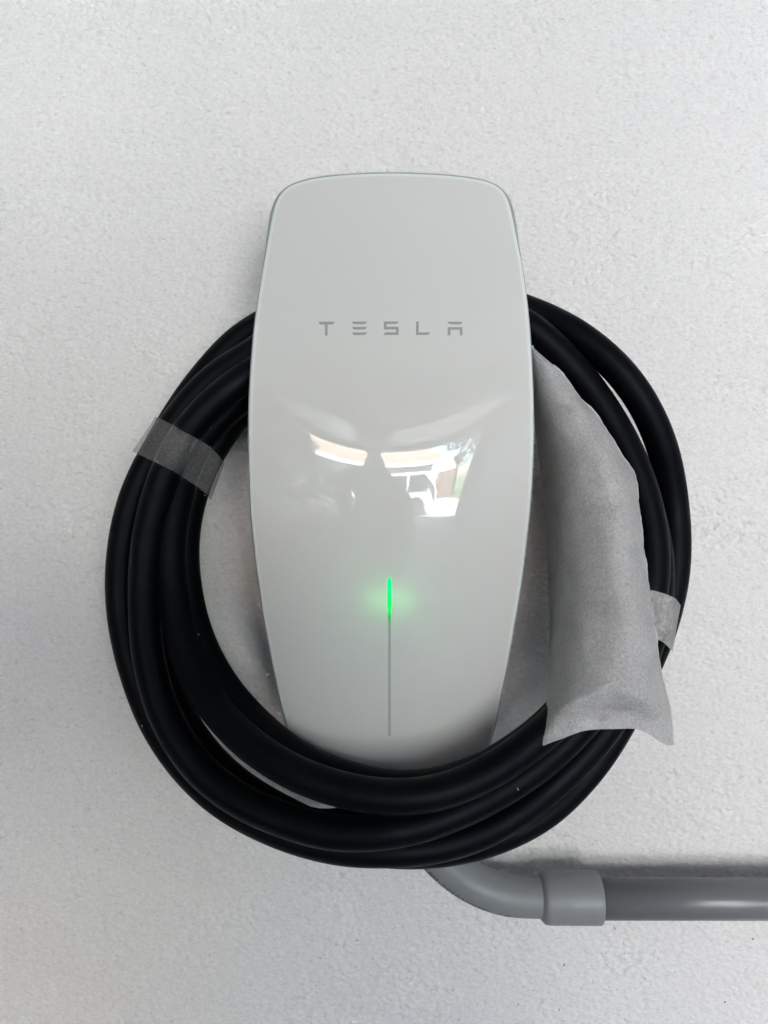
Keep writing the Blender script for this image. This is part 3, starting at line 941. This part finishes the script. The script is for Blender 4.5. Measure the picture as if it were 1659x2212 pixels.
J = [((PX, PY, .88), (.175, .12)), ((PX, PY, 1.04), (.165, .115)), ((PX, PY, 1.19), (.17, .12)), ((PX, PY, 1.30), (.13, .09)),
     ((PX, PY + .01, 1.41), (.052, .06)), ((PX, PY + .03, 1.47), (.055, .065)),
     ((PX - .20, PY, 1.35), (.062, .062)), ((PX - .225, PY + .05, 1.04), (.048, .048)), ((PX - .10, PY + .25, 1.12), (.036, .036)), ((PX - .045, PY + .37, 1.22), (.028, .022)),
     ((PX + .165, PY, 1.235), (.062, .062)), ((PX + .205, PY + .05, 1.00), (.048, .048)), ((PX + .16, PY + .25, 1.12), (.036, .036)), ((PX + .11, PY + .37, 1.22), (.028, .022)),
     ((PX - .09, PY, .83), (.10, .11)), ((PX - .10, PY + .01, .44), (.062, .068)), ((PX - .10, PY - .02, .08), (.045, .05)), ((PX - .10, PY + .14, .035), (.045, .03)),
     ((PX + .09, PY, .83), (.10, .11)), ((PX + .10, PY + .01, .44), (.062, .068)), ((PX + .10, PY - .02, .08), (.045, .05)), ((PX + .10, PY + .14, .035), (.045, .03))]
E_ = [(0, 1), (1, 2), (2, 3), (3, 4), (4, 5), (3, 6), (6, 7), (7, 8), (8, 9), (3, 10), (10, 11), (11, 12), (12, 13), (0, 14), (14, 15), (15, 16), (16, 17), (0, 18), (18, 19), (19, 20), (20, 21)]
skinbody('body', J, E_, M_shirt, person)
bm = bmesh.new()
bmesh.ops.create_uvsphere(bm, u_segments=32, v_segments=24, radius=1)
HC = Vector((PX, PY + .045, 1.56))
for v in bm.verts:
    x, y, z = v.co
    jaw = 1 - .22 * max(0, -z)
    fr = y
    y2 = y * .098 * jaw; x2 = x * .078 * jaw
    # nose, brow, chin facing +y
    if y > .6 and abs(x) < .22 and -.35 < z < .1: y2 += .018 * (1 - abs(x) / .22) * (1 - abs(z + .15) / .3 if abs(z + .15) < .3 else 0)
    if y > .5 and z < -.7: y2 += .01
    if y > .6 and .05 < z < .25 and .2 < abs(x) < .6: y2 -= .006
    v.co = HC + Vector((x2, y2, z * .118))
obj('head', bm, M_skin, person, True)
bm = bmesh.new()
bmesh.ops.create_uvsphere(bm, u_segments=32, v_segments=20, radius=1)
for v in list(bm.verts):
    x, y, z = v.co
    v.co = HC + Vector((x * .093, y * .110 - .012, z * .124 + .012))
bmesh.ops.delete(bm, geom=[v for v in bm.verts if (v.co - HC).y > .03 and (v.co - HC).z < .062 or (v.co - HC).z < -.05], context='VERTS')
obj('hair', bm, M_hairp, person, True)
# hands closed on the phone
PH0 = Vector((.0, -CD - .012, CZ - .055))
for sg, wx in ((-1, PX - .045), (1, PX + .11)):
    wr = Vector((wx, PY + .37, 1.22))
    tgt = Vector((sg * .046, -CD - .022, CZ - .06))
    nodes = [(tuple(wr), (.024, .018)), (tuple(wr.lerp(tgt, .5)), (.034, .014)), (tuple(wr.lerp(tgt, .85)), (.036, .013))]
    ed = [(0, 1), (1, 2)]
    hand = skinbody('hand', nodes, ed, M_skin, person)
    for f in range(4):
        k = tgt + Vector((0, -.006, .034 - f * .021))
        ln = (.9, 1.0, .95, .75)[f]
        fn = [(tuple(wr.lerp(tgt, .8) + Vector((0, 0, .026 - f * .017))), .0088), (tuple(k + Vector((sg * .004, -.002, 0))), .0085), (tuple(k + Vector((-sg * .010 * ln, -.014, .002))), .0078), (tuple(k + Vector((-sg * .030 * ln, -.013, .003))), .0070)]
        fo = skinbody('finger', fn, [(0, 1), (1, 2), (2, 3)], M_skin, person)
    th = [(tuple(wr.lerp(tgt, .45) + Vector((0, .01, -.012))), .012), (tuple(tgt + Vector((sg * .006, .004, -.045))), .0105), (tuple(tgt + Vector((-sg * .012, .012, -.022))), .0092)]
    skinbody('thumb', th, [(0, 1), (1, 2)], M_skin, person)
M_phone = mat('black_phone', (0.02, 0.02, 0.022), 0.2)
phone = boxobj('phone', (-.037, -CD - .020, CZ - .135), (.037, -CD - .012, CZ + .015), M_phone, None, .003,
               label='black phone held up in both hands, mirrored in the charger glass', category='phone')
